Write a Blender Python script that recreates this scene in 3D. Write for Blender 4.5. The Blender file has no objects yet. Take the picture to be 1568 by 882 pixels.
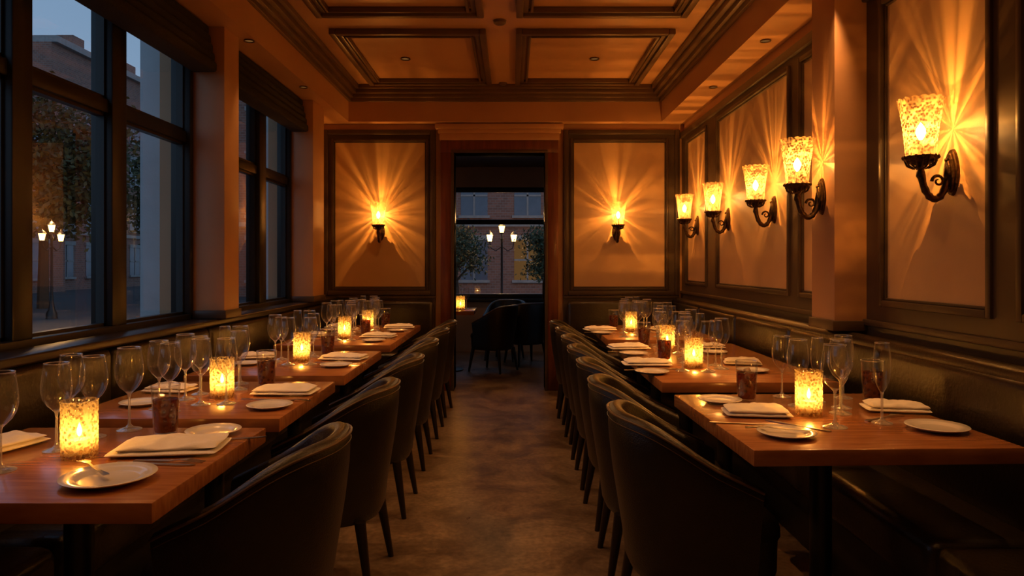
import bpy, bmesh, math, random
from mathutils import Vector, Matrix, noise
random.seed(7)
S=bpy.context.scene
COL=S.collection
try:
    S.view_settings.view_transform='Standard'
except Exception: pass
try:
    S.cycles.transparent_max_bounces=32
except Exception: pass

# ------------------------------------------------------------ materials
def newmat(name):
    m=bpy.data.materials.new(name); m.use_nodes=True
    nt=m.node_tree; nt.nodes.clear()
    out=nt.nodes.new('ShaderNodeOutputMaterial')
    return m,nt,out
def N(nt,t,**kw):
    n=nt.nodes.new(t)
    for k,v in kw.items(): setattr(n,k,v)
    return n
def pbr(name,c1,c2=None,rough=.5,metal=0,scale=8,stretch=(1,1,1),bump=0,bscale=None,coat=0,spec=.5,detail=6,rvar=0,sheen=0):
    m,nt,out=newmat(name)
    b=N(nt,'ShaderNodeBsdfPrincipled')
    nt.links.new(b.outputs[0],out.inputs[0])
    b.inputs['Roughness'].default_value=rough
    b.inputs['Metallic'].default_value=metal
    b.inputs['Coat Weight'].default_value=coat
    b.inputs['Coat Roughness'].default_value=.12
    b.inputs['Specular IOR Level'].default_value=spec
    b.inputs['Sheen Weight'].default_value=sheen
    tc=N(nt,'ShaderNodeTexCoord'); mp=N(nt,'ShaderNodeMapping')
    mp.inputs['Scale'].default_value=stretch
    nt.links.new(tc.outputs['Object'],mp.inputs[0])
    nz=N(nt,'ShaderNodeTexNoise'); nz.inputs['Scale'].default_value=scale; nz.inputs['Detail'].default_value=detail
    nt.links.new(mp.outputs[0],nz.inputs['Vector'])
    if c2 is None: c2=tuple(x*.8 for x in c1)
    r=N(nt,'ShaderNodeValToRGB')
    r.color_ramp.elements[0].position=.32; r.color_ramp.elements[1].position=.68
    r.color_ramp.elements[0].color=(*c2,1); r.color_ramp.elements[1].color=(*c1,1)
    nt.links.new(nz.outputs[0],r.inputs[0]); nt.links.new(r.outputs[0],b.inputs['Base Color'])
    if rvar:
        mr=N(nt,'ShaderNodeMapRange'); mr.inputs['To Min'].default_value=rough-rvar; mr.inputs['To Max'].default_value=rough+rvar
        nt.links.new(nz.outputs[0],mr.inputs[0]); nt.links.new(mr.outputs[0],b.inputs['Roughness'])
    if bump:
        n2=N(nt,'ShaderNodeTexNoise'); n2.inputs['Scale'].default_value=bscale or scale*6; n2.inputs['Detail'].default_value=4
        nt.links.new(mp.outputs[0],n2.inputs['Vector'])
        bp=N(nt,'ShaderNodeBump'); bp.inputs['Strength'].default_value=bump; bp.inputs['Distance'].default_value=.01
        nt.links.new(n2.outputs[0],bp.inputs['Height']); nt.links.new(bp.outputs[0],b.inputs['Normal'])
    return m
def emis(name,c,s,clear=False):
    m,nt,out=newmat(name)
    e=N(nt,'ShaderNodeEmission'); e.inputs[0].default_value=(*c,1); e.inputs[1].default_value=s
    if clear:
        t=N(nt,'ShaderNodeBsdfTransparent'); a=N(nt,'ShaderNodeAddShader')
        nt.links.new(e.outputs[0],a.inputs[0]); nt.links.new(t.outputs[0],a.inputs[1]); nt.links.new(a.outputs[0],out.inputs[0])
    else: nt.links.new(e.outputs[0],out.inputs[0])
    return m
def glass(name,tint=(.93,.93,.93),base=.04,edge=.55,power=3,rough=.02,bump=0,bscale=40,transl=0,tcol=(1,.7,.35),diff=0,r0=.15,r1=.55):
    m,nt,out=newmat(name)
    tr=N(nt,'ShaderNodeBsdfTransparent'); tr.inputs[0].default_value=(*tint,1)
    gl=N(nt,'ShaderNodeBsdfGlossy'); gl.inputs['Roughness'].default_value=rough
    refl=gl
    if diff:
        df=N(nt,'ShaderNodeBsdfDiffuse'); df.inputs[0].default_value=(.9,.9,.9,1)
        tl0=N(nt,'ShaderNodeBsdfTranslucent'); tl0.inputs[0].default_value=(.9,.9,.9,1)
        md=N(nt,'ShaderNodeMixShader'); md.inputs[0].default_value=.5
        nt.links.new(df.outputs[0],md.inputs[1]); nt.links.new(tl0.outputs[0],md.inputs[2])
        m1=N(nt,'ShaderNodeMixShader'); m1.inputs[0].default_value=diff
        nt.links.new(gl.outputs[0],m1.inputs[1]); nt.links.new(md.outputs[0],m1.inputs[2]); refl=m1
    lw=N(nt,'ShaderNodeLayerWeight'); lw.inputs[0].default_value=.5
    p=N(nt,'ShaderNodeMath',operation='POWER'); p.inputs[1].default_value=power
    nt.links.new(lw.outputs['Facing'],p.inputs[0])
    ma=N(nt,'ShaderNodeMath',operation='MULTIPLY_ADD'); ma.inputs[1].default_value=edge; ma.inputs[2].default_value=base
    nt.links.new(p.outputs[0],ma.inputs[0])
    mx=N(nt,'ShaderNodeMixShader')
    nt.links.new(ma.outputs[0],mx.inputs[0]); nt.links.new(tr.outputs[0],mx.inputs[1]); nt.links.new(refl.outputs[0],mx.inputs[2])
    last=mx
    if bump or transl:
        tc=N(nt,'ShaderNodeTexCoord'); vo=N(nt,'ShaderNodeTexVoronoi'); vo.inputs['Scale'].default_value=bscale
        nt.links.new(tc.outputs['Object'],vo.inputs['Vector'])
        bp=N(nt,'ShaderNodeBump'); bp.inputs['Strength'].default_value=bump; bp.inputs['Distance'].default_value=.01
        nt.links.new(vo.outputs['Distance'],bp.inputs['Height'])
        nt.links.new(bp.outputs[0],gl.inputs['Normal']); nt.links.new(bp.outputs[0],lw.inputs['Normal'])
        if transl:
            tl=N(nt,'ShaderNodeBsdfTranslucent'); tl.inputs[0].default_value=(*tcol,1)
            cr=N(nt,'ShaderNodeValToRGB'); cr.color_ramp.elements[0].position=r0; cr.color_ramp.elements[1].position=r1
            cr.color_ramp.elements[0].color=(transl*.06,)*3+(1,); cr.color_ramp.elements[1].color=(transl,)*3+(1,)
            nt.links.new(vo.outputs['Distance'],cr.inputs[0])
            m2=N(nt,'ShaderNodeMixShader')
            nt.links.new(cr.outputs[0],m2.inputs[0]); nt.links.new(mx.outputs[0],m2.inputs[1]); nt.links.new(tl.outputs[0],m2.inputs[2])
            last=m2
    nt.links.new(last.outputs[0],out.inputs[0])
    return m

M={}
M['wall']=pbr('wall_paint',(.54,.30,.15),(.50,.275,.135),rough=.5,scale=3,bump=.05,bscale=60)
M['panel']=pbr('panel_fabric',(.64,.42,.22),(.59,.38,.195),rough=.45,scale=4,bump=.08,bscale=180)
M['trim']=pbr('dark_trim_paint',(.080,.054,.034),(.064,.043,.026),rough=.38,scale=5)
M['ceil']=pbr('ceiling_paint',(.58,.32,.15),(.53,.29,.135),rough=.34,scale=2,bump=.03,bscale=50)
M['mould']=pbr('ceiling_moulding',(.15,.088,.048),(.12,.07,.039),rough=.33,scale=4)
M['redwood']=pbr('mahogany',(.18,.05,.022),(.10,.028,.013),rough=.35,scale=6,stretch=(6,6,.6),coat=.2)
M['wood']=pbr('table_cherry_wood',(.47,.19,.065),(.31,.11,.036),rough=.25,scale=7,stretch=(1,9,3),bump=.03,bscale=20,coat=.5)
M['leather']=pbr('black_leather',(.018,.013,.009),(.011,.009,.006),rough=.33,scale=20,bump=.25,bscale=220,spec=.6)
M['bleather']=pbr('banquette_leather',(.026,.018,.011),(.018,.013,.008),rough=.30,scale=6,bump=.2,bscale=60,spec=.65)
M['stitch']=pbr('leather_piping',(.12,.07,.035),rough=.4,scale=200)
M['black']=pbr('black_frame',(.012,.011,.010),rough=.4,scale=6)
M['darkwood']=pbr('ebony_wood',(.02,.013,.009),(.012,.008,.006),rough=.35,scale=6,stretch=(4,4,.5))
M['iron']=pbr('wrought_bronze',(.12,.07,.035),(.05,.03,.015),rough=.38,metal=.85,scale=60,bump=.3,bscale=120)
M['silver']=pbr('silver_cutlery',(.60,.56,.50),rough=.28,metal=1,scale=20)
M['china']=pbr('white_china',(.86,.82,.76),(.84,.80,.74),rough=.16,scale=4,coat=.4)
M['linen']=pbr('linen_napkin',(.93,.88,.79),(.88,.82,.73),rough=.85,scale=30,bump=.25,bscale=300,sheen=.2)
M['cloth']=pbr('shade_cloth',(.018,.013,.010),rough=.9,scale=30,bump=.3,bscale=150)
M['glass']=glass('clear_glass',tint=(.97,.97,.97),base=.07,edge=.9,power=2.6,rough=.04,diff=.13)
M['stem']=glass('solid_stem_glass',tint=(.95,.95,.95),base=.38,edge=.55,power=1.5,rough=.06,diff=.38)
M['wglass']=glass('window_glass',tint=(.90,.92,.95),base=.12,edge=.5,power=3,rough=.003)
M['cutglass']=glass('cut_glass',tint=(.97,.93,.86),base=.06,edge=.5,power=1.8,rough=.09,bump=1.0,bscale=88,transl=.26,tcol=(1,.70,.38),r0=.32,r1=.62)
M['candleglass']=glass('mercury_glass',tint=(.97,.86,.62),base=.06,edge=.45,power=2,rough=.12,bump=.9,bscale=95,transl=.32,tcol=(.95,.78,.44),r0=.26,r1=.62)
M['wax']=pbr('candle_wax',(.85,.70,.45),rough=.5,scale=10)
M['flame']=emis('candle_flame',(1,.62,.2),16,True)
M['bulb']=emis('bulb_glow',(1,.62,.24),20,True)
M['down']=emis('downlight_lens',(1,.45,.12),.15)
M['cola']=glass('iced_drink',tint=(.30,.10,.03),base=.06,edge=.4,power=2,rough=.05,bump=.3,bscale=60,transl=.35,tcol=(.6,.24,.07))
M['ice']=glass('ice',tint=(.85,.75,.65),base=.15,edge=.5,power=1.5,rough=.15,bump=.3,bscale=60)
M['conc']=pbr('exterior_concrete',(.58,.60,.62),(.50,.52,.54),rough=.8,scale=5,bump=.2,bscale=40)
M['asph']=pbr('asphalt',(.06,.06,.065),rough=.7,scale=20,bump=.3)
M['bark']=pbr('bark',(.06,.045,.03),rough=.9,scale=20,bump=.5)
M['leaf']=pbr('leaves',(.055,.07,.018),(.035,.04,.013),rough=.7,scale=5)
M['stone']=pbr('stone_trim',(.34,.33,.32),rough=.8,scale=5)
M['winlit']=emis('lit_window',(1,.50,.16),.12)
M['windark']=pbr('facade_window_glass',(.12,.15,.20),rough=.12,scale=2)
M['lamp']=emis('lantern_glow',(1,.50,.12),12)
def floor_mat():
    m,nt,out=newmat('polished_concrete_floor')
    b=N(nt,'ShaderNodeBsdfPrincipled'); nt.links.new(b.outputs[0],out.inputs[0])
    tc=N(nt,'ShaderNodeTexCoord')
    a=N(nt,'ShaderNodeTexNoise'); a.inputs['Scale'].default_value=2.4; a.inputs['Detail'].default_value=10; a.inputs['Roughness'].default_value=.74; a.inputs['Distortion'].default_value=.8
    c=N(nt,'ShaderNodeTexNoise'); c.inputs['Scale'].default_value=38; c.inputs['Detail'].default_value=8
    for n in (a,c): nt.links.new(tc.outputs['Object'],n.inputs['Vector'])
    r=N(nt,'ShaderNodeValToRGB')
    r.color_ramp.elements[0].position=.40; r.color_ramp.elements[0].color=(.15,.098,.066,1)
    r.color_ramp.elements[1].position=.60; r.color_ramp.elements[1].color=(.36,.255,.175,1)
    nt.links.new(a.outputs[0],r.inputs[0])
    r2=N(nt,'ShaderNodeValToRGB'); r2.color_ramp.elements[0].position=.35; r2.color_ramp.elements[1].position=.65
    r2.color_ramp.elements[0].color=(.5,.5,.5,1); nt.links.new(c.outputs[0],r2.inputs[0])
    mx=N(nt,'ShaderNodeMix',data_type='RGBA',blend_type='MULTIPLY'); mx.inputs[0].default_value=.7
    nt.links.new(r.outputs[0],mx.inputs[6]); nt.links.new(r2.outputs[0],mx.inputs[7])
    nt.links.new(mx.outputs[2],b.inputs['Base Color'])
    mr=N(nt,'ShaderNodeMapRange'); mr.inputs['To Min'].default_value=.18; mr.inputs['To Max'].default_value=.46
    nt.links.new(a.outputs[0],mr.inputs[0]); nt.links.new(mr.outputs[0],b.inputs['Roughness'])
    bp=N(nt,'ShaderNodeBump'); bp.inputs['Strength'].default_value=.08; nt.links.new(c.outputs[0],bp.inputs['Height']); nt.links.new(bp.outputs[0],b.inputs['Normal'])
    return m
M['floor']=floor_mat()
def brick_mat():
    m,nt,out=newmat('brick_facade')
    b=N(nt,'ShaderNodeBsdfPrincipled'); nt.links.new(b.outputs[0],out.inputs[0]); b.inputs['Roughness'].default_value=.85
    tc=N(nt,'ShaderNodeTexCoord'); sp=N(nt,'ShaderNodeSeparateXYZ'); cb=N(nt,'ShaderNodeCombineXYZ'); ad=N(nt,'ShaderNodeMath',operation='ADD')
    nt.links.new(tc.outputs['Object'],sp.inputs[0]); nt.links.new(sp.outputs[0],ad.inputs[0]); nt.links.new(sp.outputs[1],ad.inputs[1])
    nt.links.new(ad.outputs[0],cb.inputs[0]); nt.links.new(sp.outputs[2],cb.inputs[1])
    br=N(nt,'ShaderNodeTexBrick'); br.inputs['Scale'].default_value=2.2
    br.inputs['Color1'].default_value=(.30,.14,.10,1); br.inputs['Color2'].default_value=(.20,.10,.075,1); br.inputs['Mortar'].default_value=(.26,.22,.20,1)
    nt.links.new(cb.outputs[0],br.inputs['Vector']); nt.links.new(br.outputs[0],b.inputs['Base Color'])
    return m
M['brick']=brick_mat()

# ------------------------------------------------------------ mesh builder
class B:
    def __init__(s,*mats):
        s.bm=bmesh.new(); s.mats=list(mats)
    def mi(s,m):
        if m not in s.mats: s.mats.append(m)
        return s.mats.index(m)
    def box(s,p0,p1,mat,bev=0,seg=2,rot=None):
        x0,x1=sorted((p0[0],p1[0])); y0,y1=sorted((p0[1],p1[1])); z0,z1=sorted((p0[2],p1[2]))
        vs=[s.bm.verts.new(c) for c in [(x0,y0,z0),(x1,y0,z0),(x1,y1,z0),(x0,y1,z0),(x0,y0,z1),(x1,y0,z1),(x1,y1,z1),(x0,y1,z1)]]
        if rot is not None:
            c=Vector(((x0+x1)/2,(y0+y1)/2,(z0+z1)/2))
            for v in vs: v.co=rot@(v.co-c)+c
        fs=[s.bm.faces.new([vs[i] for i in q]) for q in [(0,3,2,1),(4,5,6,7),(0,1,5,4),(1,2,6,5),(2,3,7,6),(3,0,4,7)]]
        k=s.mi(mat)
        for f in fs: f.material_index=k
        if bev:
            es=list({e for f in fs for e in f.edges})
            r=bmesh.ops.bevel(s.bm,geom=es,offset=bev,segments=seg,affect='EDGES',profile=.5)
            for f in r['faces']: f.material_index=k
    def rings(s,rings,mat,closed=True,cap0=False,cap1=False):
        k=s.mi(mat); R=[[s.bm.verts.new(p) for p in r] for r in rings]
        n=len(R[0])
        for a,b in zip(R[:-1],R[1:]):
            for i in range(n if closed else n-1):
                j=(i+1)%n
                f=s.bm.faces.new((a[i],a[j],b[j],b[i])); f.material_index=k
        if cap0: f=s.bm.faces.new(list(reversed(R[0]))); f.material_index=k
        if cap1: f=s.bm.faces.new(R[-1]); f.material_index=k
        return R
    def lathe(s,prof,mat,seg=24,c=(0,0,0),sx=1,sy=1,cap0=False,cap1=False):
        rs=[]
        for (r,z) in prof:
            r=max(r,.0003)
            rs.append([(c[0]+r*sx*math.cos(2*math.pi*i/seg),c[1]+r*sy*math.sin(2*math.pi*i/seg),c[2]+z) for i in range(seg)])
        return s.rings(rs,mat,True,cap0,cap1)
    def tube(s,pts,rad,mat,seg=8,caps=True):
        pts=[Vector(p) for p in pts]; n=len(pts)
        if not hasattr(rad,'__len__'): rad=[rad]*n
        rs=[]; up=Vector((0,0,1)); prev=None
        for i,p in enumerate(pts):
            t=(pts[min(i+1,n-1)]-pts[max(i-1,0)]).normalized()
            if prev is None:
                a=up if abs(t.dot(up))<.9 else Vector((1,0,0))
                u=t.cross(a).normalized()
            else:
                u=(prev-t*prev.dot(t)).normalized()
            prev=u; v=t.cross(u)
            rs.append([p+(u*math.cos(2*math.pi*j/seg)+v*math.sin(2*math.pi*j/seg))*rad[i] for j in range(seg)])
        s.rings(rs,mat,True,caps,caps)
    def prism(s,poly,z0,z1,mat):
        k=s.mi(mat)
        a=[s.bm.verts.new((x,y,z0)) for x,y in poly]; b=[s.bm.verts.new((x,y,z1)) for x,y in poly]
        fs=[s.bm.faces.new(list(reversed(a))),s.bm.faces.new(b)]
        n=len(poly)
        for i in range(n): fs.append(s.bm.faces.new((a[i],a[(i+1)%n],b[(i+1)%n],b[i])))
        for f in fs: f.material_index=k
    def mesh(s,name,smooth=True,ang=40,recalc=True):
        if recalc: bmesh.ops.recalc_face_normals(s.bm,faces=s.bm.faces[:])
        if smooth:
            for f in s.bm.faces: f.smooth=True
            for e in s.bm.edges:
                if len(e.link_faces)==2:
                    if e.calc_face_angle(0)>math.radians(ang): e.smooth=False
        me=bpy.data.meshes.new(name); s.bm.to_mesh(me); s.bm.free()
        for m in s.mats: me.materials.append(M[m])
        return me
    def obj(s,name,loc=(0,0,0),rz=0,smooth=True,ang=40):
        return put(name,s.mesh(name,smooth,ang),loc,rz)
def put(name,me,loc=(0,0,0),rz=0,sc=1,parent=None):
    o=bpy.data.objects.new(name,me); COL.objects.link(o)
    o.location=loc; o.rotation_euler=(0,0,rz); o.scale=(sc,)*3 if not hasattr(sc,'__len__') else sc
    if parent: o.parent=parent
    return o

# ------------------------------------------------------------ dimensions
D=7.37; XL=-1.96; XR=1.78; ZS=2.75; ZC=3.1
TL,TR,TB,TF=-1.66,1.52,7.22,-1.0

b=B('floor'); b.box((-3,-1.7,-.12),(3,11,0),'floor'); b.obj('floor',smooth=False)
b=B('wall'); b.box((XR,-1.7,0),(XR+.2,D+.18,3.4),'wall'); b.obj('wall_right',smooth=False)
b=B('wall')
b.box((XL-.2,-1.7,0),(XL,D,.93),'wall'); b.box((XL-.2,-1.7,2.7),(XL,D,3.4),'wall')
for y0,y1 in [(-1.7,1.35),(4.36,4.72),(6.30,D)]: b.box((XL-.2,y0,.93),(XL,y1,2.7),'wall')
b.obj('wall_left',smooth=False)
DX0,DX1,DZ=-.596,.338,2.45
b=B('wall')
b.box((XL-.2,D,0),(DX0,D+.18,3.4),'wall'); b.box((DX1,D,0),(XR,D+.18,3.4),'wall'); b.box((DX0,D,DZ),(DX1,D+.18,3.4),'wall')
b.obj('wall_back',smooth=False)
b=B('wall'); b.box((XL-.2,-1.9,0),(XR+.2,-1.7,3.4),'wall'); b.obj('wall_front',smooth=False)
b=B('wall')
YF=10.6
b.box((-2.6,YF,0),(-1.25,YF+.2,2.9),'wall'); b.box((.95,YF,0),(2.6,YF+.2,2.9),'wall')
b.box((-1.25,YF,0),(.95,YF+.2,.78),'wall'); b.box((-1.25,YF,2.45),(.95,YF+.2,2.9),'wall')
b.obj('wall_far',smooth=False)
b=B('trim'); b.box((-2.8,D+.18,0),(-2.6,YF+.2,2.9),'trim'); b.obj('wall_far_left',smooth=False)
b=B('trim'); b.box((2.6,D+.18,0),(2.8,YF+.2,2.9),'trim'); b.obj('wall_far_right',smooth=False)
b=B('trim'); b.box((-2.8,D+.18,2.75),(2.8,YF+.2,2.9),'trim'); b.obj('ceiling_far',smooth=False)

# ---- ceiling
b=B('ceil','mould')
b.box((XL-.2,-1.9,ZC),(XR+.2,D+.18,ZC+.3),'ceil')
b.box((XL,-1.7,ZS),(TL,D,ZC),'ceil'); b.box((TR,-1.7,ZS),(XR,D,ZC),'ceil')
b.box((TL,TB,ZS),(TR,D,ZC),'ceil'); b.box((TL,-1.7,ZS),(TR,TF,ZC),'ceil')
b.obj('ceiling',smooth=False)
b=B('mould')
def ringbox(b,x0,x1,y0,y1,w,z0,z1,mat,bev=.006):
    b.box((x0,y0,z0),(x0+w,y1,z1),mat,bev); b.box((x1-w,y0,z0),(x1,y1,z1),mat,bev)
    b.box((x0+w,y0,z0),(x1-w,y0+w,z1),mat,bev); b.box((x0+w,y1-w,z0),(x1-w,y1,z1),mat,bev)
for w,z in [(.03,2.95),(.06,2.985),(.10,3.02),(.13,3.06)]:
    ringbox(b,TL,TR,TF,TB,w,z,ZC,'mould')
b.obj('trim_1',ang=30)
b=B('mould')
for (y0,y1) in [(5.42,7.0),(3.5,5.08),(1.58,3.16),(-.34,1.24)]:
    for (x0,x1) in [(-1.40,-.20),(.03,1.25)]:
        ringbox(b,x0,x1,y0,y1,.05,ZC-.045,ZC,'mould',.008)
        ringbox(b,x0+.05,x1-.05,y0+.05,y1-.05,.035,ZC-.025,ZC,'mould',.006)
        ringbox(b,x0+.10,x1-.10,y0+.10,y1-.10,.02,ZC-.04,ZC,'mould',.006)
b.obj('trim_2',ang=30)

# ---- wall panelling
def mapx(x,s): return lambda u,v,n:(x-n*s,u,v)
def mapy(y): return lambda u,v,n:(u,y-n,v)
def mbox(b,mp,u0,u1,v0,v1,n0,n1,mat,bev=0): b.box(mp(u0,v0,n0),mp(u1,v1,n1),mat,bev)
def frame(b,mp,u0,u1,v0,v1,w,n1,mat,bev=.004,n0=0):
    mbox(b,mp,u0,u0+w,v0,v1,n0,n1,mat,bev); mbox(b,mp,u1-w,u1,v0,v1,n0,n1,mat,bev)
    mbox(b,mp,u0+w,u1-w,v0,v0+w,n0,n1,mat,bev); mbox(b,mp,u0+w,u1-w,v1-w,v1,n0,n1,mat,bev)
def panels(b,mp,ps,v0,v1,uA,uB,vA,vB):
    mbox(b,mp,uA,uB,vA,v0,0,.02,'trim'); mbox(b,mp,uA,uB,v1,vB,0,.02,'trim')
    e=[uA]+[t for p in ps for t in p]+[uB]
    for i in range(0,len(e),2):
        if e[i+1]-e[i]>.01: mbox(b,mp,e[i],e[i+1],v0,v1,0,.02,'trim')
    for (a,c) in ps:
        mbox(b,mp,a,c,v0,v1,0,.006,'panel')
        frame(b,mp,a,c,v0,v1,.03,.034,'trim',.006)
        frame(b,mp,a+.03,c-.03,v0+.03,v1-.03,.012,.018,'trim',.004)
b=B('trim','panel'); mp=mapx(XR,1)
panels(b,mp,[(-.4,1.1),(1.25,2.47),(2.60,3.40),(3.86,4.36),(4.50,6.12),(6.42,7.2)],1.10,2.56,-1.7,D,0.0,2.60)
mbox(b,mp,-1.7,D,2.60,2.66,0,.045,'trim',.008)
mbox(b,mp,-1.7,D,1.00,1.03,0,.04,'trim',.006)
b.obj('trim_right_panelling',ang=30)
b=B('trim','panel'); mp=mapy(D)
panels(b,mp,[(-1.87,-.86)],1.03,2.60,XL,-.79,0,2.66)
panels(b,mp,[(.60,1.62)],1.03,2.60,.53,XR-.05,0,2.66)
mbox(b,mp,XL,-.79,.95,.98,0,.04,'trim',.006); mbox(b,mp,.53,XR-.05,.95,.98,0,.04,'trim',.006)
frame(b,mp,XL+.01,-.79,.98,2.69,.05,.05,'trim',.01); frame(b,mp,.53,XR-.05,.98,2.69,.05,.05,'trim',.01)
b.obj('trim_back_panelling',ang=30)

# ---- columns
def column(name,x0,x1,y0,y1,z0,z1):
    b=B('wall','trim'); b.box((x0,y0,z0),(x1,y1,z1),'wall',.006)
    s=.012; b.box((x0-s,y0-s,z0),(x1+s,y1+s,z0+.05),'trim',.004)
    b.obj(name,ang=30)
column('column_left',XL,-1.75,4.33,4.56,.97,ZS)
column('column_left',XL,-1.75,6.26,6.62,.97,ZS)
column('column_right',1.60,XR,3.53,3.80,.97,ZS)
column('column_left',XL,-1.75,1.05,1.33,.97,ZS)

# ---- door surround
b=B('redwood','trim','wall')
b.box((DX0-.14,D-.05,0),(DX0,D+.2,DZ),'redwood',.006); b.box((DX1,D-.05,0),(DX1+.14,D+.2,DZ),'redwood',.006)
b.box((DX0-.14,D-.05,DZ),(DX1+.14,D+.2,DZ+.13),'redwood',.006)
b.box((DX0-.03,D-.065,0),(DX0,D+.19,DZ),'trim',.004); b.box((DX1,D-.065,0),(DX1+.03,D+.19,DZ),'trim',.004)
b.box((DX0-.03,D-.065,DZ),(DX1+.03,D+.19,DZ+.03),'trim',.004)
for i,(e,z0,z1) in enumerate([(.15,DZ+.13,DZ+.2),(.165,DZ+.2,DZ+.24),(.19,DZ+.24,DZ+.29)]):
    b.box((DX0-e,D-.06-i*.025,z0),(DX1+e,D,z1),'wall',.006)
b.obj('trim_door_casing',ang=30)
b=B('redwood','iron')
b.box((0,0,.01),(.045,.85,DZ-.02),'redwood',.004)
for z0,z1 in [(.15,1.0),(1.15,2.25)]:
    b.box((-.008,.12,z0),(.053,.73,z1),'redwood',.01)
b.tube([(-.01,.78,1.1),(-.06,.78,1.1),(-.065,.78,1.08),(-.065,.78,.9),(-.06,.78,.88),(-.01,.78,.88)],.01,'iron')
b.box((-.006,.745,.85),(0,.815,1.13),'iron',.002)
b.obj('door_1',loc=(DX1+.0,D+.2,0),rz=-.12,ang=30)

# ---- windows
def window(name,y0,y1,mull,z0=.95,z1=2.7,tr=2.07,x=-2.0):
    b=B('black','wglass'); t=.07
    b.box((x-.06,y0,z0),(x+.06,y0+t,z1),'black',.006); b.box((x-.06,y1-t,z0),(x+.06,y1,z1),'black',.006)
    b.box((x-.06,y0,z0),(x+.06,y1,z0+.05),'black',.006); b.box((x-.06,y0,z1-t),(x+.06,y1,z1),'black',.006)
    for m,w in mull: b.box((x-.055,m-w/2,z0),(x+.055,m+w/2,z1),'black',.008)
    b.box((x-.035,y0,tr-.035),(x+.035,y1,tr+.035),'black',.008)
    ys=[y0+t]+[q for m,w in mull for q in (m-w/2,m+w/2)]+[y1-t]
    for i in range(0,len(ys),2):
        for (a,c) in [(z0+.05,tr-.035),(tr+.035,z1-t)]:
            for (p,q) in [((x-.02,ys[i],a),(x+.02,ys[i]+.015,c)),((x-.02,ys[i+1]-.015,a),(x+.02,ys[i+1],c)),((x-.02,ys[i],a),(x+.02,ys[i+1],a+.015)),((x-.02,ys[i],c-.015),(x+.02,ys[i+1],c))]:
                b.box(p,q,'black')
            k=b.mi('wglass'); vs=[b.bm.verts.new(v) for v in [(x,ys[i],a),(x,ys[i+1],a),(x,ys[i+1],c),(x,ys[i],c)]]
            f=b.bm.faces.new(vs); f.material_index=k
    return b.obj(name,ang=30)
window('window_1',1.35,4.36,[(2.1,.1),(2.83,.12),(3.53,.13)])
window('window_2',4.72,6.30,[(5.56,.15)],tr=2.03)
b=B('black','wglass'); y=YF+.05
for p,q in [((-1.25,.78),(-1.17,2.45)),((.87,.78),(.95,2.45)),((-1.25,.78),(.95,.86)),((-1.25,2.38),(.95,2.45)),((-1.25,1.90),(.95,1.97))]:
    b.box((p[0],y-.04,p[1]),(q[0],y+.04,q[1]),'black',.006)
k=b.mi('wglass'); f=b.bm.faces.new([b.bm.verts.new(v) for v in [(-1.2,y,.82),(.9,y,.82),(.9,y,2.4),(-1.2,y,2.4)]]); f.material_index=k
b.box((-1.3,YF-.06,.74),(1.0,YF,.79),'black',.006)
b.obj('window_3',ang=30)
def valance(y0,y1):
    b=B('cloth')
    for i in range(5):
        z=2.46+i*.055
        b.box((XL+.025,y0,z),(XL+.11+.012*(4-i)+.02,y1,z+.065),'cloth',.02,3)
    b.box((XL+.025,y0,2.72),(XL+.1,y1,2.749),'cloth',.002)
    b.obj('roman_shade')
valance(1.36,4.31); valance(4.58,6.24)
b=B('darkwood'); b.box((XL-.02,-1.0,.93),(-1.78,D-.06,.968),'darkwood',.01,3); b.obj('trim_window_sill')

# ---- banquettes
def banquette(side,xw,xb,xf,y0,y1,backx):
    s=1 if side>0 else -1
    b=B('bleather','black')
    b.box((xw,y0,.0),(xf+s*.06,y1,.27),'black',.01)
    n=int(round((y1-y0)/1.05)); L=(y1-y0)/n
    for i in range(n):
        a=y0+i*L; c=a+L
        b.box((xb+s*.02,a+.002,.26),(xf,c-.002,.45),'bleather',.045,4)
        b.box((xw,a+.001,.40),(xb,c-.001,.93),'bleather',.04,4)
    b.tube([(xw-s*.045,y0,.925),(xw-s*.045,y1,.925)],.04,'bleather',12)
    if backx is not None:
        xa,xc=sorted((xb,backx))
        b.box((xa,D-.18,.4),(xc,D-.055,.93),'bleather',.04,4)
        b.box((xa,D-.55,.26),(xc,D-.17,.45),'bleather',.045,4)
        b.box((xa,D-.5,0),(xc,D-.06,.27),'black',.01)
    b.obj('banquette_bench',ang=50)
banquette(-1,XL+.01,-1.79,-1.38,-.9,D-.06,-.80)
banquette(1,XR-.045,1.64,1.28,-.9,D-.06,.56)

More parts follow.
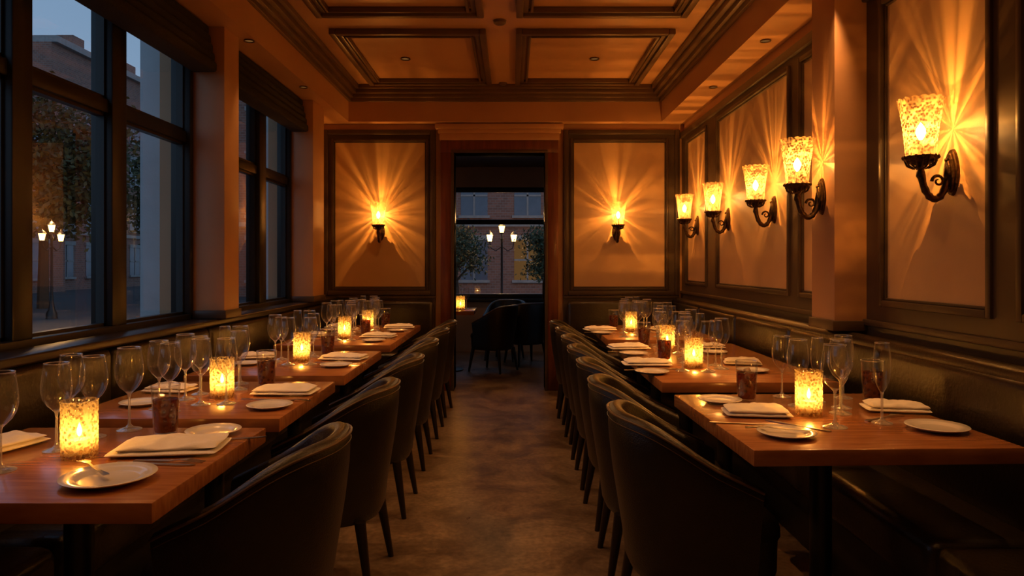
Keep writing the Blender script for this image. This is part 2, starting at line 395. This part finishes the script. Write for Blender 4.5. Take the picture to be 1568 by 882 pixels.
# ---- dining chair
def chair_mesh():
    b=B('leather','stitch','darkwood')
    path=[]
    a,bb=.275,.275
    for x in (.15,.10,.05): path.append((x,bb*1.0,0))
    nT=26
    for i in range(nT+1):
        th=math.pi/2+math.pi*i/nT
        cx,sy=math.cos(th),math.sin(th)
        e=2/2.35
        path.append((math.copysign(abs(cx)**e,cx)*a,math.copysign(abs(sy)**e,sy)*bb,0))
    for x in (.05,.10,.15): path.append((x,-bb,0))
    def ss(t): t=max(0,min(1,t)); return t*t*(3-2*t)
    def h(x): return .635+.175*ss((.13-x)/.40)
    n=len(path); secs=[]; pip=[]; seam=[]
    for i in range(n):
        p=Vector(path[i]); q0=Vector(path[max(i-1,0)]); q1=Vector(path[min(i+1,n-1)])
        t=(q1-q0).normalized(); nrm=Vector((t.y,-t.x,0))
        if nrm.dot(Vector((p.x-.05,p.y,0)))<0: nrm=-nrm
        top=h(p.x)
        if i in (0,n-1): top-=.03
        if i in (1,n-2): top-=.008
        def sc(z):
            u=(z-.27)/.5
            return .80+.2*ss(u*.9+.1)+.03*max(0,u)
        def P(z,off):
            k=sc(z); base=Vector((p.x*k if p.x<0 else p.x*(.85+.15*k),p.y*k,z))
            return base+nrm*off
        th=.05
        zs=[.27,.30,.38,.48,.58,.68,.76]
        sec=[]
        for k,z in enumerate(zs):
            zz=.27+(z-.27)*(top-.02-.27)/(.76-.27)
            sec.append(P(zz,0 if k else -.012))
        sec.append(P(top-.006,-.006)); sec.append(P(top,-.020)); sec.append(P(top,-.034)); sec.append(P(top-.008,-th+.003))
        for k,z in reversed(list(enumerate(zs))):
            zz=.27+(z-.27)*(top-.02-.27)/(.76-.27)
            sec.append(P(zz,-th))
        secs.append(sec)
        pip.append(P(top-.012,.001)); seam.append(P(top-.035,.0015))
    b.rings(secs,'leather',True,True,True)
    b.tube(pip,.0045,'stitch',6)
    b.tube(seam,.0016,'stitch',5)
    rs=[]
    for sc_,z in [(.80,.265),(.93,.275),(.96,.30),(.97,.40),(1.0,.415),(1.0,.435),(.97,.455),(.88,.470),(.6,.478),(.25,.480),(.02,.480)]:
        r=[]
        for i in range(36):
            th=2*math.pi*i/36; e=2/3.2
            r.append((.025+sc_*.245*math.copysign(abs(math.cos(th))**e,math.cos(th)),sc_*.225*math.copysign(abs(math.sin(th))**e,math.sin(th)),z))
        rs.append(r)
    b.rings(rs,'leather',True,True,True)
    for sx in (-1,1):
        for sy in (-1,1):
            x0=.17*sx+(.02 if sx>0 else .0); y0=.17*sy
            x1=x0+.045*sx; y1=y0+.03*sy
            rs=[]
            for k in range(5):
                t=k/4; r=.024-.011*t; x=x0+(x1-x0)*t; yy=y0+(y1-y0)*t; z=.285*(1-t)
                rs.append([(x+r*math.cos(math.pi/4*j+math.pi/4),yy+r*math.sin(math.pi/4+math.pi/4*j),z) for j in range(8)])
            b.rings(rs,'darkwood',True,True,True)
    return b.mesh('dining_chair',ang=50)
CH=chair_mesh()
for y in (2.08,2.98,3.84,4.68,5.5,6.25):
    put('dining_chair',CH,(-.765+random.uniform(-.008,.008),y,0),math.pi+random.uniform(-.05,.05))
for y in (2.45,3.06,3.68,4.30,4.93,5.56,6.2):
    put('dining_chair',CH,(.62+random.uniform(-.008,.008),y,0),random.uniform(-.05,.05))

# ---- tables
def table(x0,x1,y0,y1,rz=0):
    w,d=x1-x0,y1-y0; b=B('wood','black')
    b.box((-w/2,-d/2,.70),(w/2,d/2,.75),'wood',.004,2)
    b.box((-w/2+.12,-d/2+.12,.675),(w/2-.12,d/2-.12,.70),'black',.003)
    k=1 if d<1.2 else 2
    for j in range(k):
        yy=0 if k==1 else (-d/4 if j==0 else d/4)
        b.lathe([(.0,0),(.13,0),(.13,.012),(.12,.02),(.05,.035),(.038,.06),(.038,.62),(.05,.65),(.11,.675)],'black',28,c=(0,yy,0))
    b.obj('dining_table',loc=((x0+x1)/2,(y0+y1)/2,0),rz=rz,ang=35)
LT=[(1.64,2.40),(2.54,3.34),(3.52,4.52),(4.85,6.45)]
RT=[(2.12,3.02),(3.32,4.95),(5.20,6.45)]
for i,(a,c) in enumerate(LT): table(-1.63,-.83,a,c)
for i,(a,c) in enumerate(RT): table(.70,1.53,a,c,rz=.035 if i==0 else 0)

# ---- tableware
def wine_mesh():
    b=B('glass','stem')
    b.lathe([(.0,.0),(.036,.0),(.037,.002),(.030,.005),(.012,.010),(.005,.018),(.004,.03),(.0037,.10),(.005,.112),(.012,.120)],'stem',32)
    b.lathe([(.012,.120),(.026,.134),(.036,.152),(.0405,.172),(.041,.19),(.039,.212),(.0355,.236),(.033,.256)],'glass',32)
    b.lathe([(.033,.256),(.0340,.2575),(.0332,.259),(.0320,.258),(.0318,.2555)],'stem',32)
    bmesh.ops.remove_doubles(b.bm,verts=b.bm.verts[:],dist=.00005)
    return b.mesh('wine_glass',ang=80)
def flute_mesh():
    b=B('glass','stem')
    b.lathe([(.0,.0),(.032,.0),(.033,.002),(.026,.005),(.010,.010),(.005,.018),(.004,.03),(.0037,.095),(.006,.105)],'stem',28)
    b.lathe([(.006,.105),(.014,.12),(.023,.145),(.0275,.175),(.028,.20),(.0255,.235),(.0225,.268)],'glass',28)
    b.lathe([(.0225,.268),(.0235,.2695),(.0226,.271),(.0215,.270),(.0214,.2675)],'stem',28)
    bmesh.ops.remove_doubles(b.bm,verts=b.bm.verts[:],dist=.00005)
    return b.mesh('white_wine_glass',ang=80)
def tumbler_mesh():
    b=B('glass','cola','ice','stem')
    b.lathe([(.0,.0),(.034,.0),(.036,.004),(.044,.155)],'glass',24)
    b.lathe([(.044,.155),(.0452,.158),(.0435,.1595),(.0425,.157)],'stem',24)
    b.lathe([(.0,.008),(.032,.008),(.033,.012),(.0385,.112),(.0,.112)],'cola',24)
    for i in range(5):
        c=(random.uniform(-.014,.014),random.uniform(-.014,.014),.045+i*.018)
        b.box((c[0]-.011,c[1]-.011,c[2]-.011),(c[0]+.011,c[1]+.011,c[2]+.011),'ice',.003,2,rot=Matrix.Rotation(random.uniform(0,3),3,Vector((random.random(),random.random(),1)).normalized()))
    return b.mesh('iced_drink_tumbler',ang=60)
def candle_mesh():
    b=B('candleglass','wax','flame')
    prof=[(.0,.004),(.046,.004),(.05,.0),(.053,.006),(.053,.165),(.0545,.170),(.052,.171),(.050,.168),(.050,.01),(.0,.01)]
    b.lathe(prof,'candleglass',40)
    b.lathe([(.0,.011),(.032,.011),(.032,.05),(.030,.053),(.004,.051),(.0,.051)],'wax',20)
    b.tube([(0,0,.05),(0,0,.062)],.0012,'iron',6)
    b.lathe([(.0,.060),(.005,.066),(.008,.074),(.007,.084),(.003,.096),(.0005,.104)],'flame',12)
    return b.mesh('candle_holder',ang=60)
def plate_mesh():
    b=B('china')
    b.lathe([(.0,.006),(.06,.006),(.066,.007),(.074,.012),(.100,.018),(.1015,.0165),(.100,.0145),(.075,.007),(.062,.0),(.058,.0),(.056,.003),(.0,.003)],'china',44)
    return b.mesh('bread_plate',ang=60)
def napkin_mesh(seed):
    b=B('linen'); rnd=random.Random(seed)
    for L in range(2):
        w,d=.155-.012*L,.098-.008*L
        z0=.002+L*.0125; ox=rnd.uniform(-.006,.006)+L*.004; oy=rnd.uniform(-.004,.004)
        nx,ny=30,20
        def zt(u,v,up):
            ed=(max(0,1-abs(u)**6)*max(0,1-abs(v)**5))**.5
            nz=noise.noise(Vector((u*2.0+seed,v*2.0+L,seed*.3)))*.011+noise.noise(Vector((u*5+seed,v*1.8,L)))*.004
            mid=z0+.007
            puff=.006*(1-u*u)*(1-v*v) if L==1 else 0
            return mid+(.008*ed+(nz*(.4+.6*L)+puff)*ed if up else -.007*ed)
        ro=rnd.uniform(-.04,.04)*L
        for up in (1,0):
            g=[[b.bm.verts.new((ox+u*w*(1-.04*abs(v)**3)-ro*v*d,oy+v*d*(1-.08*u*u*.5)+ro*u*w,max(.0008,zt(u,v,up)))) for v in [math.sin(math.pi/2*(-1+2*j/ny)) for j in range(ny+1)]] for u in [math.sin(math.pi/2*(-1+2*i/nx)) for i in range(nx+1)]]
            for i in range(nx):
                for j in range(ny):
                    q=(g[i][j],g[i+1][j],g[i+1][j+1],g[i][j+1])
                    b.bm.faces.new(q if up else tuple(reversed(q)))
    bmesh.ops.remove_doubles(b.bm,verts=b.bm.verts[:],dist=.0002)
    return b.mesh('folded_napkin',ang=85)
def bendz(bm,f):
    for v in bm.verts: v.co.z+=f(v.co.x)
def fork_mesh():
    b=B('silver')
    b.prism([(-.10,-.0065),(-.095,-.008),(-.06,-.006),(0,-.003),(.03,-.003),(.042,-.009),(.055,-.0115),(.055,.0115),(.042,.009),(.03,.003),(0,.003),(-.06,.006),(-.095,.008),(-.10,.0065)],0,.002,'silver')
    for i in range(4):
        y=-.0098+i*.00653; b.prism([(.055,y-.0016),(.098,y-.0010),(.100,y),(.098,y+.0010),(.055,y+.0016)],0,.002,'silver')
    bendz(b.bm,lambda x:.006*max(0,math.sin(x*32)) if x>0 else .001)
    return b.mesh('fork',ang=30)
def knife_mesh():
    b=B('silver')
    b.prism([(-.115,-.006),(-.11,-.008),(-.02,-.005),(-.015,-.006),(.02,-.010),(.07,-.0105),(.10,-.006),(.115,.003),(.11,.005),(-.015,.005),(-.02,.004),(-.11,.007),(-.115,.005)],0,.0025,'silver')
    return b.mesh('table_knife',ang=30)
WG,FL,TU,CA,PL,FK,KN=wine_mesh(),flute_mesh(),tumbler_mesh(),candle_mesh(),plate_mesh(),fork_mesh(),knife_mesh()
NP=[napkin_mesh(i*3.7) for i in range(3)]
T=.751
def light(name,kind,loc,energy,color,parent=None,**kw):
    l=bpy.data.lights.new(name,kind); l.energy=energy; l.color=color
    for k,v in kw.items(): setattr(l,k,v)
    o=bpy.data.objects.new(name,l); COL.objects.link(o); o.location=loc
    if parent: o.parent=parent
    return o
CAND=(1,.48,.12)
def candle(x,y):
    o=put('candle_holder',CA,(x,y,T),random.uniform(0,6),(.9,.9,.95))
    light('candle_flame_light','POINT',(0,0,.085),1.3,CAND,parent=o,shadow_soft_size=.012)
def wine(x,y,h=1,kind=None): put('wine_glass' if (kind or WG) is WG else 'white_wine_glass',kind or WG,(x,y,T),0,h)
def tum(x,y): put('iced_drink_tumbler',TU,(x,y,T),random.uniform(0,6))
def nap(x,y,rz=0,sc=1): put('folded_napkin',random.choice(NP),(x,y,T),rz,(sc,sc,1))
def plate(x,y,sc=1): put('bread_plate',PL,(x,y,T),0,sc)
def fork(x,y,rz,z=0): put('fork',FK,(x,y,T+z),rz)
def knife(x,y,rz,z=0): put('table_knife',KN,(x,y,T+z),rz)
# left table 1
candle(-1.235,2.03)
wine(-1.36,1.89,1.02); wine(-1.345,2.10,1.0); wine(-1.33,2.26,1.0); wine(-1.27,2.36,1.06)
tum(-1.125,2.31); nap(-1.01,2.11,.12); plate(-1.02,1.80,1.1)
fork(-1.09,1.85,2.4,.020); knife(-.98,1.955,-.12); fork(-.955,1.98,-.05)
plate(-.97,2.31,.85); fork(-1.07,2.235,.3); knife(-.89,2.23,.3)
nap(-1.52,2.12,1.3,.7); nap(-1.52,1.83,1.4,.65)
wine(-1.45,2.34,.98)
wine(-1.27,2.64,1.0); wine(-1.345,2.71,1.0)
# right table 1
candle(1.085,2.60)
tum(.95,2.88); nap(.89,2.60,-.12,.76); plate(.88,2.28,.9); fork(.86,2.30,2.9,.016); knife(.97,2.42,2.3,.0); knife(.80,2.45,-.2)
wine(1.12,2.95,.98); wine(1.11,2.76,1.0); wine(1.09,2.40,1.08); wine(1.36,2.92,1.0); wine(1.28,2.46,1.03,FL); wine(1.22,2.84,.95,FL); wine(1.21,2.62,1.06)
wine(1.26,2.72,1.0)
nap(1.44,2.68,-.2,.72); plate(1.41,2.36,.95); fork(1.33,2.54,.5)
tum(1.47,2.90)
plate(.83,2.84,.85); knife(.9,2.74,-.3)
def setting(cx,cy,s):
    j=lambda a=.012:random.uniform(-a,a)
    candle(cx+j(),cy+j())
    nap(cx+s*.24+j(),cy+.08+j(),j(.2),.85); plate(cx+s*.27+j(),cy-.22+j(),.85)
    knife(cx+s*.22,cy-.07+j(),j(.2)); fork(cx+s*.30,cy-.10+j(),j(.2))
    nap(cx-s*.28+j(),cy+.12+j(),j(.3),.65); plate(cx-s*.25+j(),cy-.16+j(),.8)
    wine(cx-s*.02+j(),cy-.16+j(),1); wine(cx-s*.12+j(),cy-.06+j(),1.03); wine(cx+s*.02+j(),cy+.17+j(),1.0)
    wine(cx-s*.09+j(),cy+.26+j(),1.0,FL); wine(cx-s*.12+j(),cy+.06+j(),.95); wine(cx-s*.03+j(),cy+.32+j(),1.03); wine(cx+s*.09+j(),cy-.14+j(),1)
    tum(cx+s*.10+j(),cy+.27+j())
setting(-1.21,2.95,1)
setting(-1.21,4.05,1)
setting(-1.25,5.30,1); setting(-1.22,6.05,1)
setting(.98,3.80,-1); setting(1.0,4.55,-1); setting(.98,5.85,-1)
for dx,dy in [(-.20,-.02),(.06,-.02),(.14,.03),(-.08,.04)]:
    wine(-1.22+dx,5.72+dy,1); wine(1.05+dx,5.42+dy,1)

# ---- sconces
def sconce_mesh():
    b=B('iron','cutglass','bulb','wax')
    for (k,x) in [((.042,.095),(.0,.010)),((.034,.082),(.010,.018)),((.022,.055),(.018,.026))]:
        rs=[]
        for xx,s in ((x[0],1),(x[1],.96),(x[1]+.002,.8)):
            rs.append([(xx,k[0]*s*math.cos(2*math.pi*i/28)*(1+.06*math.cos(8*math.pi*i/28)),k[1]*s*math.sin(2*math.pi*i/28)) for i in range(28)])
        b.rings(rs,'iron',True,True,True)
    pts=[]
    for i in range(19):
        t=i/18
        P0,P1,P2,P3=Vector((.02,0,.02)),Vector((.03,0,-.17)),Vector((.13,0,-.13)),Vector((.13,0,.03))
        pts.append(P0*(1-t)**3+P1*3*t*(1-t)**2+P2*3*t*t*(1-t)+P3*t**3)
    b.tube(pts,[.012+.004*math.sin(i*1.3)**2 for i in range(19)],'iron',10)
    sp=[(.060+(.026-.0011*i)*math.cos(.42*i),0,-.035+(.026-.0011*i)*math.sin(.42*i)) for i in range(20)]
    b.tube(sp,[.007-.0002*i for i in range(20)],'iron',8)
    for z in (-.06,.0,.05): b.lathe([(.0,-.010),(.009,-.006),(.011,0),(.009,.006),(0,.01)],'iron',12,c=(.024,0,z))
    c=(.13,0,0)
    b.lathe([(.0,-.035),(.008,-.03),(.018,-.015),(.016,.0),(.012,.012),(.022,.020),(.020,.028),(.040,.036),(.055,.044),(.062,.052),(.063,.064),(.055,.066),(.02,.062),(0,.062)],'iron',28,c=c)
    for i in range(16):
        a=2*math.pi*i/16
        b.lathe([(.0,-.008),(.006,-.004),(.007,0),(.006,.005),(0,.009)],'iron',8,c=(.13+.063*math.cos(a),.063*math.sin(a),.060))
        b.tube([(.13+.058*math.cos(a),.058*math.sin(a),.048),(.13+.050*math.cos(a),.050*math.sin(a),.028),(.13+.028*math.cos(a),.028*math.sin(a),.016)],.003,'iron',6)
    seg=96; rs=[]
    prof=[(.052,.066),(.054,.08),(.057,.12),(.061,.16),(.066,.20),(.072,.24),(.078,.27),(.083,.290)]
    def rad(z):
        for (r0,z0),(r1,z1) in zip(prof[:-1],prof[1:]):
            if z<=z1: return r0+(r1-r0)*(z-z0)/(z1-z0)
        return prof[-1][0]
    nz=30
    for kk in range(nz+1):
        z=.066+(.290-.066)*kk/nz; r=rad(z); ring=[]
        for i in range(seg):
            a=2*math.pi*i/seg; ph=kk/nz*2*math.pi*3
            dm=abs(math.cos(8*a+ph))*abs(math.cos(8*a-ph))
            rr=r*(1+.06*dm)
            zz=z+(.006*abs(math.cos(8*a)) if kk==nz else 0)
            ring.append((.13+rr*math.cos(a),rr*math.sin(a),zz))
        rs.append(ring)
    b.rings(rs,'cutglass')
    b.lathe([(.0,.06),(.011,.06),(.011,.125),(.013,.128),(0,.13)],'wax',14,c=c)
    b.lathe([(.004,.13),(.012,.142),(.018,.158),(.017,.172),(.009,.188),(.001,.20)],'bulb',16,c=c)
    return b.mesh('wall_sconce',ang=60)
SC=sconce_mesh()
SCOL=(1,.38,.06)
def streak_nodes(l,tan,seed):
    l.use_nodes=True; nt=l.node_tree; nt.nodes.clear()
    out=N(nt,'ShaderNodeOutputLight'); em=N(nt,'ShaderNodeEmission'); nt.links.new(em.outputs[0],out.inputs[0])
    ge=N(nt,'ShaderNodeNewGeometry'); sp=N(nt,'ShaderNodeSeparateXYZ'); nt.links.new(ge.outputs['Incoming'],sp.inputs[0])
    dt=N(nt,'ShaderNodeVectorMath',operation='DOT_PRODUCT'); nt.links.new(ge.outputs['Incoming'],dt.inputs[0]); dt.inputs[1].default_value=tan
    at=N(nt,'ShaderNodeMath',operation='ARCTAN2'); nt.links.new(dt.outputs['Value'],at.inputs[0]); nt.links.new(sp.outputs[2],at.inputs[1])
    nz=N(nt,'ShaderNodeTexNoise',noise_dimensions='2D'); nz.inputs['Scale'].default_value=4.4; nz.inputs['Detail'].default_value=2.5
    cb=N(nt,'ShaderNodeCombineXYZ'); nt.links.new(at.outputs[0],cb.inputs[0]); cb.inputs[1].default_value=seed
    nt.links.new(cb.outputs[0],nz.inputs['Vector'])
    mr=N(nt,'ShaderNodeMapRange',interpolation_type='SMOOTHSTEP'); mr.inputs['From Min'].default_value=.38; mr.inputs['From Max'].default_value=.68
    mr.inputs['To Min'].default_value=.42; mr.inputs['To Max'].default_value=2.2
    nt.links.new(nz.outputs[0],mr.inputs[0])
    pz=N(nt,'ShaderNodeMath',operation='MULTIPLY'); nt.links.new(sp.outputs[2],pz.inputs[0]); nt.links.new(sp.outputs[2],pz.inputs[1])
    lo=N(nt,'ShaderNodeMath',operation='MULTIPLY_ADD'); nt.links.new(pz.outputs[0],lo.inputs[0]); lo.inputs[1].default_value=1.1; lo.inputs[2].default_value=.38
    mu=N(nt,'ShaderNodeMath',operation='MULTIPLY'); nt.links.new(mr.outputs[0],mu.inputs[0]); nt.links.new(lo.outputs[0],mu.inputs[1])
    nt.links.new(mu.outputs[0],em.inputs[1])
SI=[0]
SEEDS=[3.3,9.1,12.7,17.2,5.6,21.4,1.9]
def sconce(x,y,z,rz):
    o=put('wall_sconce',SC,(x,y,z),rz); SI[0]+=1
    l=light('sconce_bulb_light','POINT',(.13,0,.175),9.0,SCOL,parent=o,shadow_soft_size=0.0)
    streak_nodes(l.data,(-math.sin(rz),math.cos(rz),0),SEEDS[SI[0]-1])
for y in (2.86,4.80,5.82,6.78): sconce(XR-.006,y,1.67,math.pi)
sconce(1.60,3.665,1.65,math.pi)
sconce(-1.36,D-.006,1.64,-math.pi/2); sconce(1.08,D-.006,1.64,-math.pi/2)

# ---- ceiling downlights
def down_mesh():
    b=B('mould','down')
    b.lathe([(.04,0),(.045,-.010),(.038,-.011),(.032,-.005),(.03,0)],'mould',28)
    b.lathe([(.0,-.003),(.031,-.003)],'down',28)
    return b.mesh('added_fill_lamp')
DL=down_mesh()
for x in (-.93,.72):
    for y in (.45,2.37,4.29,6.21):
        o=put('added_fill_lamp',DL,(x,y,ZC))
        s=light('added_fill_beam','SPOT',(0,0,-.03),15,(1,.44,.13),parent=o,spot_size=math.radians(112),spot_blend=.7,shadow_soft_size=.03)
for x,sg in ((1.64,1),(-1.70,-1)):
    for y in (2.2,3.4,4.6,5.8):
        o=put('added_fill_lamp',DL,(x,y,ZS),0,.8)
        s=light('added_fill_beam','SPOT',(-.02*sg,0,-.03),30,(1,.44,.13),parent=o,spot_size=math.radians(84),spot_blend=.6,shadow_soft_size=.012)
        s.rotation_euler=(0,math.radians(27)*sg,0)
b=B('mould'); b.lathe([(.0,-.03),(.03,-.03),(.045,-.02),(.05,0)],'mould',24); sm=b.mesh('smoke_detector')
put('smoke_detector',sm,(-.09,5.25,ZC)); put('smoke_detector',sm,(-.09,7.05,ZC),0,.8)

# ---- back room furniture
b=B('wood','black'); b.box((-.45,-.35,.70),(.35,.35,.75),'wood',.004); b.lathe([(0,0),(.2,0),(.2,.015),(.04,.03),(.04,.66),(.1,.70)],'black',24); 
b.obj('dining_table',loc=(-.80,8.75,0))
put('candle_holder',CA,(-.62,8.55,T)); light('candle_flame_light','POINT',(-.62,8.55,T+.085),1.3,CAND,shadow_soft_size=.01)
wine(-.66,8.85); wine(-.56,8.75)
for x,y,r in [(-.22,8.7,2.6),(.18,9.3,2.0),(-.1,9.75,-1.9)]: put('dining_chair',CH,(x,y,0),r)
o=put('added_fill_lamp',DL,(0,9.2,2.75)); s=light('added_fill_beam','SPOT',(0,0,-.03),9,(1,.5,.2),parent=o,spot_size=2.2,spot_blend=.8,shadow_soft_size=.04)  # added fill lamp with an invented fitting, dimly lights the back room

# ---- exterior
b=B('asph'); b.box((-60,-20,-.4),(40,90,-.15),'asph'); b.obj('street_ground',smooth=False)
b=B('conc'); b.box((-2.42,4.62,-.15),(-2.17,5.15,4),'conc',.01); b.obj('exterior_pillar')
b=B('conc'); b.box((-2.40,6.75,-.15),(-2.17,7.3,4),'conc',.01); b.obj('exterior_pillar')
def building(name,axis,pos,a0,a1,h,seed,fl=2.9,step=2.4):
    rnd=random.Random(seed); b=B('brick','stone','windark','winlit')
    def bx(u0,u1,z0,z1,n0,n1,mat):
        if axis=='x': b.box((pos+n0,u0,z0),(pos+n1,u1,z1),mat)
        else: b.box((u0,pos-n1,z0),(u1,pos-n0,z1),mat)
    bx(a0,a1,-.2,h,-3,0,'brick'); bx(a0,a1,h,h+.35,-3,.3,'stone'); bx(a0,a1,3.0,3.2,0,.12,'stone')
    z=.6
    while z+1.9<h:
        u=a0+.7
        while u+1.3<a1:
            m='winlit' if rnd.random()<.05 else 'windark'
            bx(u,u+1.2,z,z+1.8,0,.02,m)
            bx(u-.1,u+1.3,z+1.8,z+2.0,0,.1,'stone'); bx(u-.1,u+1.3,z-.12,z,0,.14,'stone')
            bx(u+.56,u+.64,z,z+1.8,.02,.05,'stone'); bx(u,u+1.2,z+.86,z+.94,.02,.05,'stone')
            u+=step
        z+=fl
    for k in range(3):
        u=a0+(a1-a0)*(k+.6)/3.3; bx(u,u+1.1,h+.35,h+1.5,-2,-1,'brick')
    b.obj(name,smooth=False)
building('brick_building','x',-24,6,38.2,10.2,1)
building('brick_building','x',-25,38.6,58,13.4,2)
building('brick_building','x',-25,58.5,88,21,5)
building('brick_building','y',32,-15,14,11,3)
def tree(name,loc,H,R,n,seed,ls=.13):
    rnd=random.Random(seed); b=B('bark','leaf')
    b.tube([(0,0,-.15),(.03,0,H*.3),(-.03,.02,H*.55),(.02,0,H*.8)],[.13*H/5,.1*H/5,.07*H/5,.03],'bark',8)
    cl=[]
    for i in range(11):
        a=rnd.uniform(0,6.28); r=R*rnd.uniform(.25,.75); z=H*rnd.uniform(.45,.95)
        c=Vector((r*math.cos(a),r*math.sin(a),z)); cl.append(c)
        b.tube([(0,0,z*.65),c*.6+Vector((0,0,z*.3)),c],[.035,.022,.01],'bark',5)
    cl.append(Vector((0,0,H*.85)))
    k=b.mi('leaf')
    for i in range(n):
        c=rnd.choice(cl); d=Vector((rnd.gauss(0,1),rnd.gauss(0,1),rnd.gauss(0,.8)))*R*.26
        p=c+d; u=Vector((rnd.gauss(0,1),rnd.gauss(0,1),rnd.gauss(0,1))).normalized(); v=u.orthogonal().normalized()
        q=[p-u*ls,p+v*ls*.5,p+u*ls,p-v*ls*.5]
        f=b.bm.faces.new([b.bm.verts.new(t) for t in q]); f.material_index=k
    b.obj(name,loc=loc,smooth=False)
tree('street_tree',(-15.5,23.5,0),7.0,2.4,8000,1,.11)
tree('street_tree',(-16.5,35,0),8,2.6,6000,2,.13)
tree('street_tree',(-17,16,0),7,2.6,5000,5,.12)
tree('street_tree',(-1.45,18.5,0),2.3,.7,3500,3,.05)
tree('street_tree',(.85,18.5,0),2.2,.7,3500,4,.05)
tree('street_tree',(3.4,24,0),5,1.4,2500,6,.09)
tree('street_tree',(-4.2,24,0),5,1.4,2500,8,.09)
def lamp_mesh(H):
    b=B('black','lamp')
    b.lathe([(0,-.15),(.14,-.15),(.13,0),(.08,.1),(.05,.3),(.035,.5),(.03,H-.2),(.045,H-.15),(.03,H-.1),(.02,H)],'black',14)
    for dx,dz in [(-.33,-.12),(.33,-.12),(0,.12)]:
        z=H+dz
        if dx: b.tube([(0,0,H-.35),(dx*.5,0,H-.48),(dx*.9,0,H-.40),(dx,0,z-.12)],.015,'black',6)
        b.lathe([(0,-.13),(.05,-.12),(.07,-.10)],'black',8,c=(dx,0,z))
        b.lathe([(.05,-.10),(.085,.08),(.03,.10)],'lamp',8,c=(dx,0,z))
        b.lathe([(.11,.08),(.06,.15),(.02,.18),(.0,.23)],'black',8,c=(dx,0,z))
    return b.mesh('street_lamp',ang=30)
LM=lamp_mesh(2.15)
for x,y,r in [(-12.3,19.0,1.45),(-.28,19.5,.1),(-9.0,19.5,1.4),(1.6,27,.3)]:
    o=put('street_lamp',LM,(x,y,0),r); light('street_lamp_light','POINT',(0,0,2.6),110,(1,.50,.16),parent=o,shadow_soft_size=.1)

# ---- world
w=bpy.data.worlds.new('dusk_sky'); S.world=w; w.use_nodes=True; nt=w.node_tree; nt.nodes.clear()
out=N(nt,'ShaderNodeOutputWorld'); bg=N(nt,'ShaderNodeBackground'); nt.links.new(bg.outputs[0],out.inputs[0])
tc=N(nt,'ShaderNodeTexCoord'); sp=N(nt,'ShaderNodeSeparateXYZ'); nt.links.new(tc.outputs['Generated'],sp.inputs[0])
r=N(nt,'ShaderNodeValToRGB'); nt.links.new(sp.outputs[2],r.inputs[0])
r.color_ramp.elements[0].color=(.26,.37,.50,1); r.color_ramp.elements[1].color=(.13,.24,.40,1); r.color_ramp.elements[1].position=.6
nt.links.new(r.outputs[0],bg.inputs[0]); bg.inputs[1].default_value=1.3

# ---- camera
c=bpy.data.cameras.new('camera'); c.lens=25; c.sensor_width=36; c.shift_y=-.023; c.clip_start=.05; c.clip_end=300
co=bpy.data.objects.new('camera',c); COL.objects.link(co); co.location=(0,0,1.3); co.rotation_euler=(math.pi/2,0,0)
S.camera=co
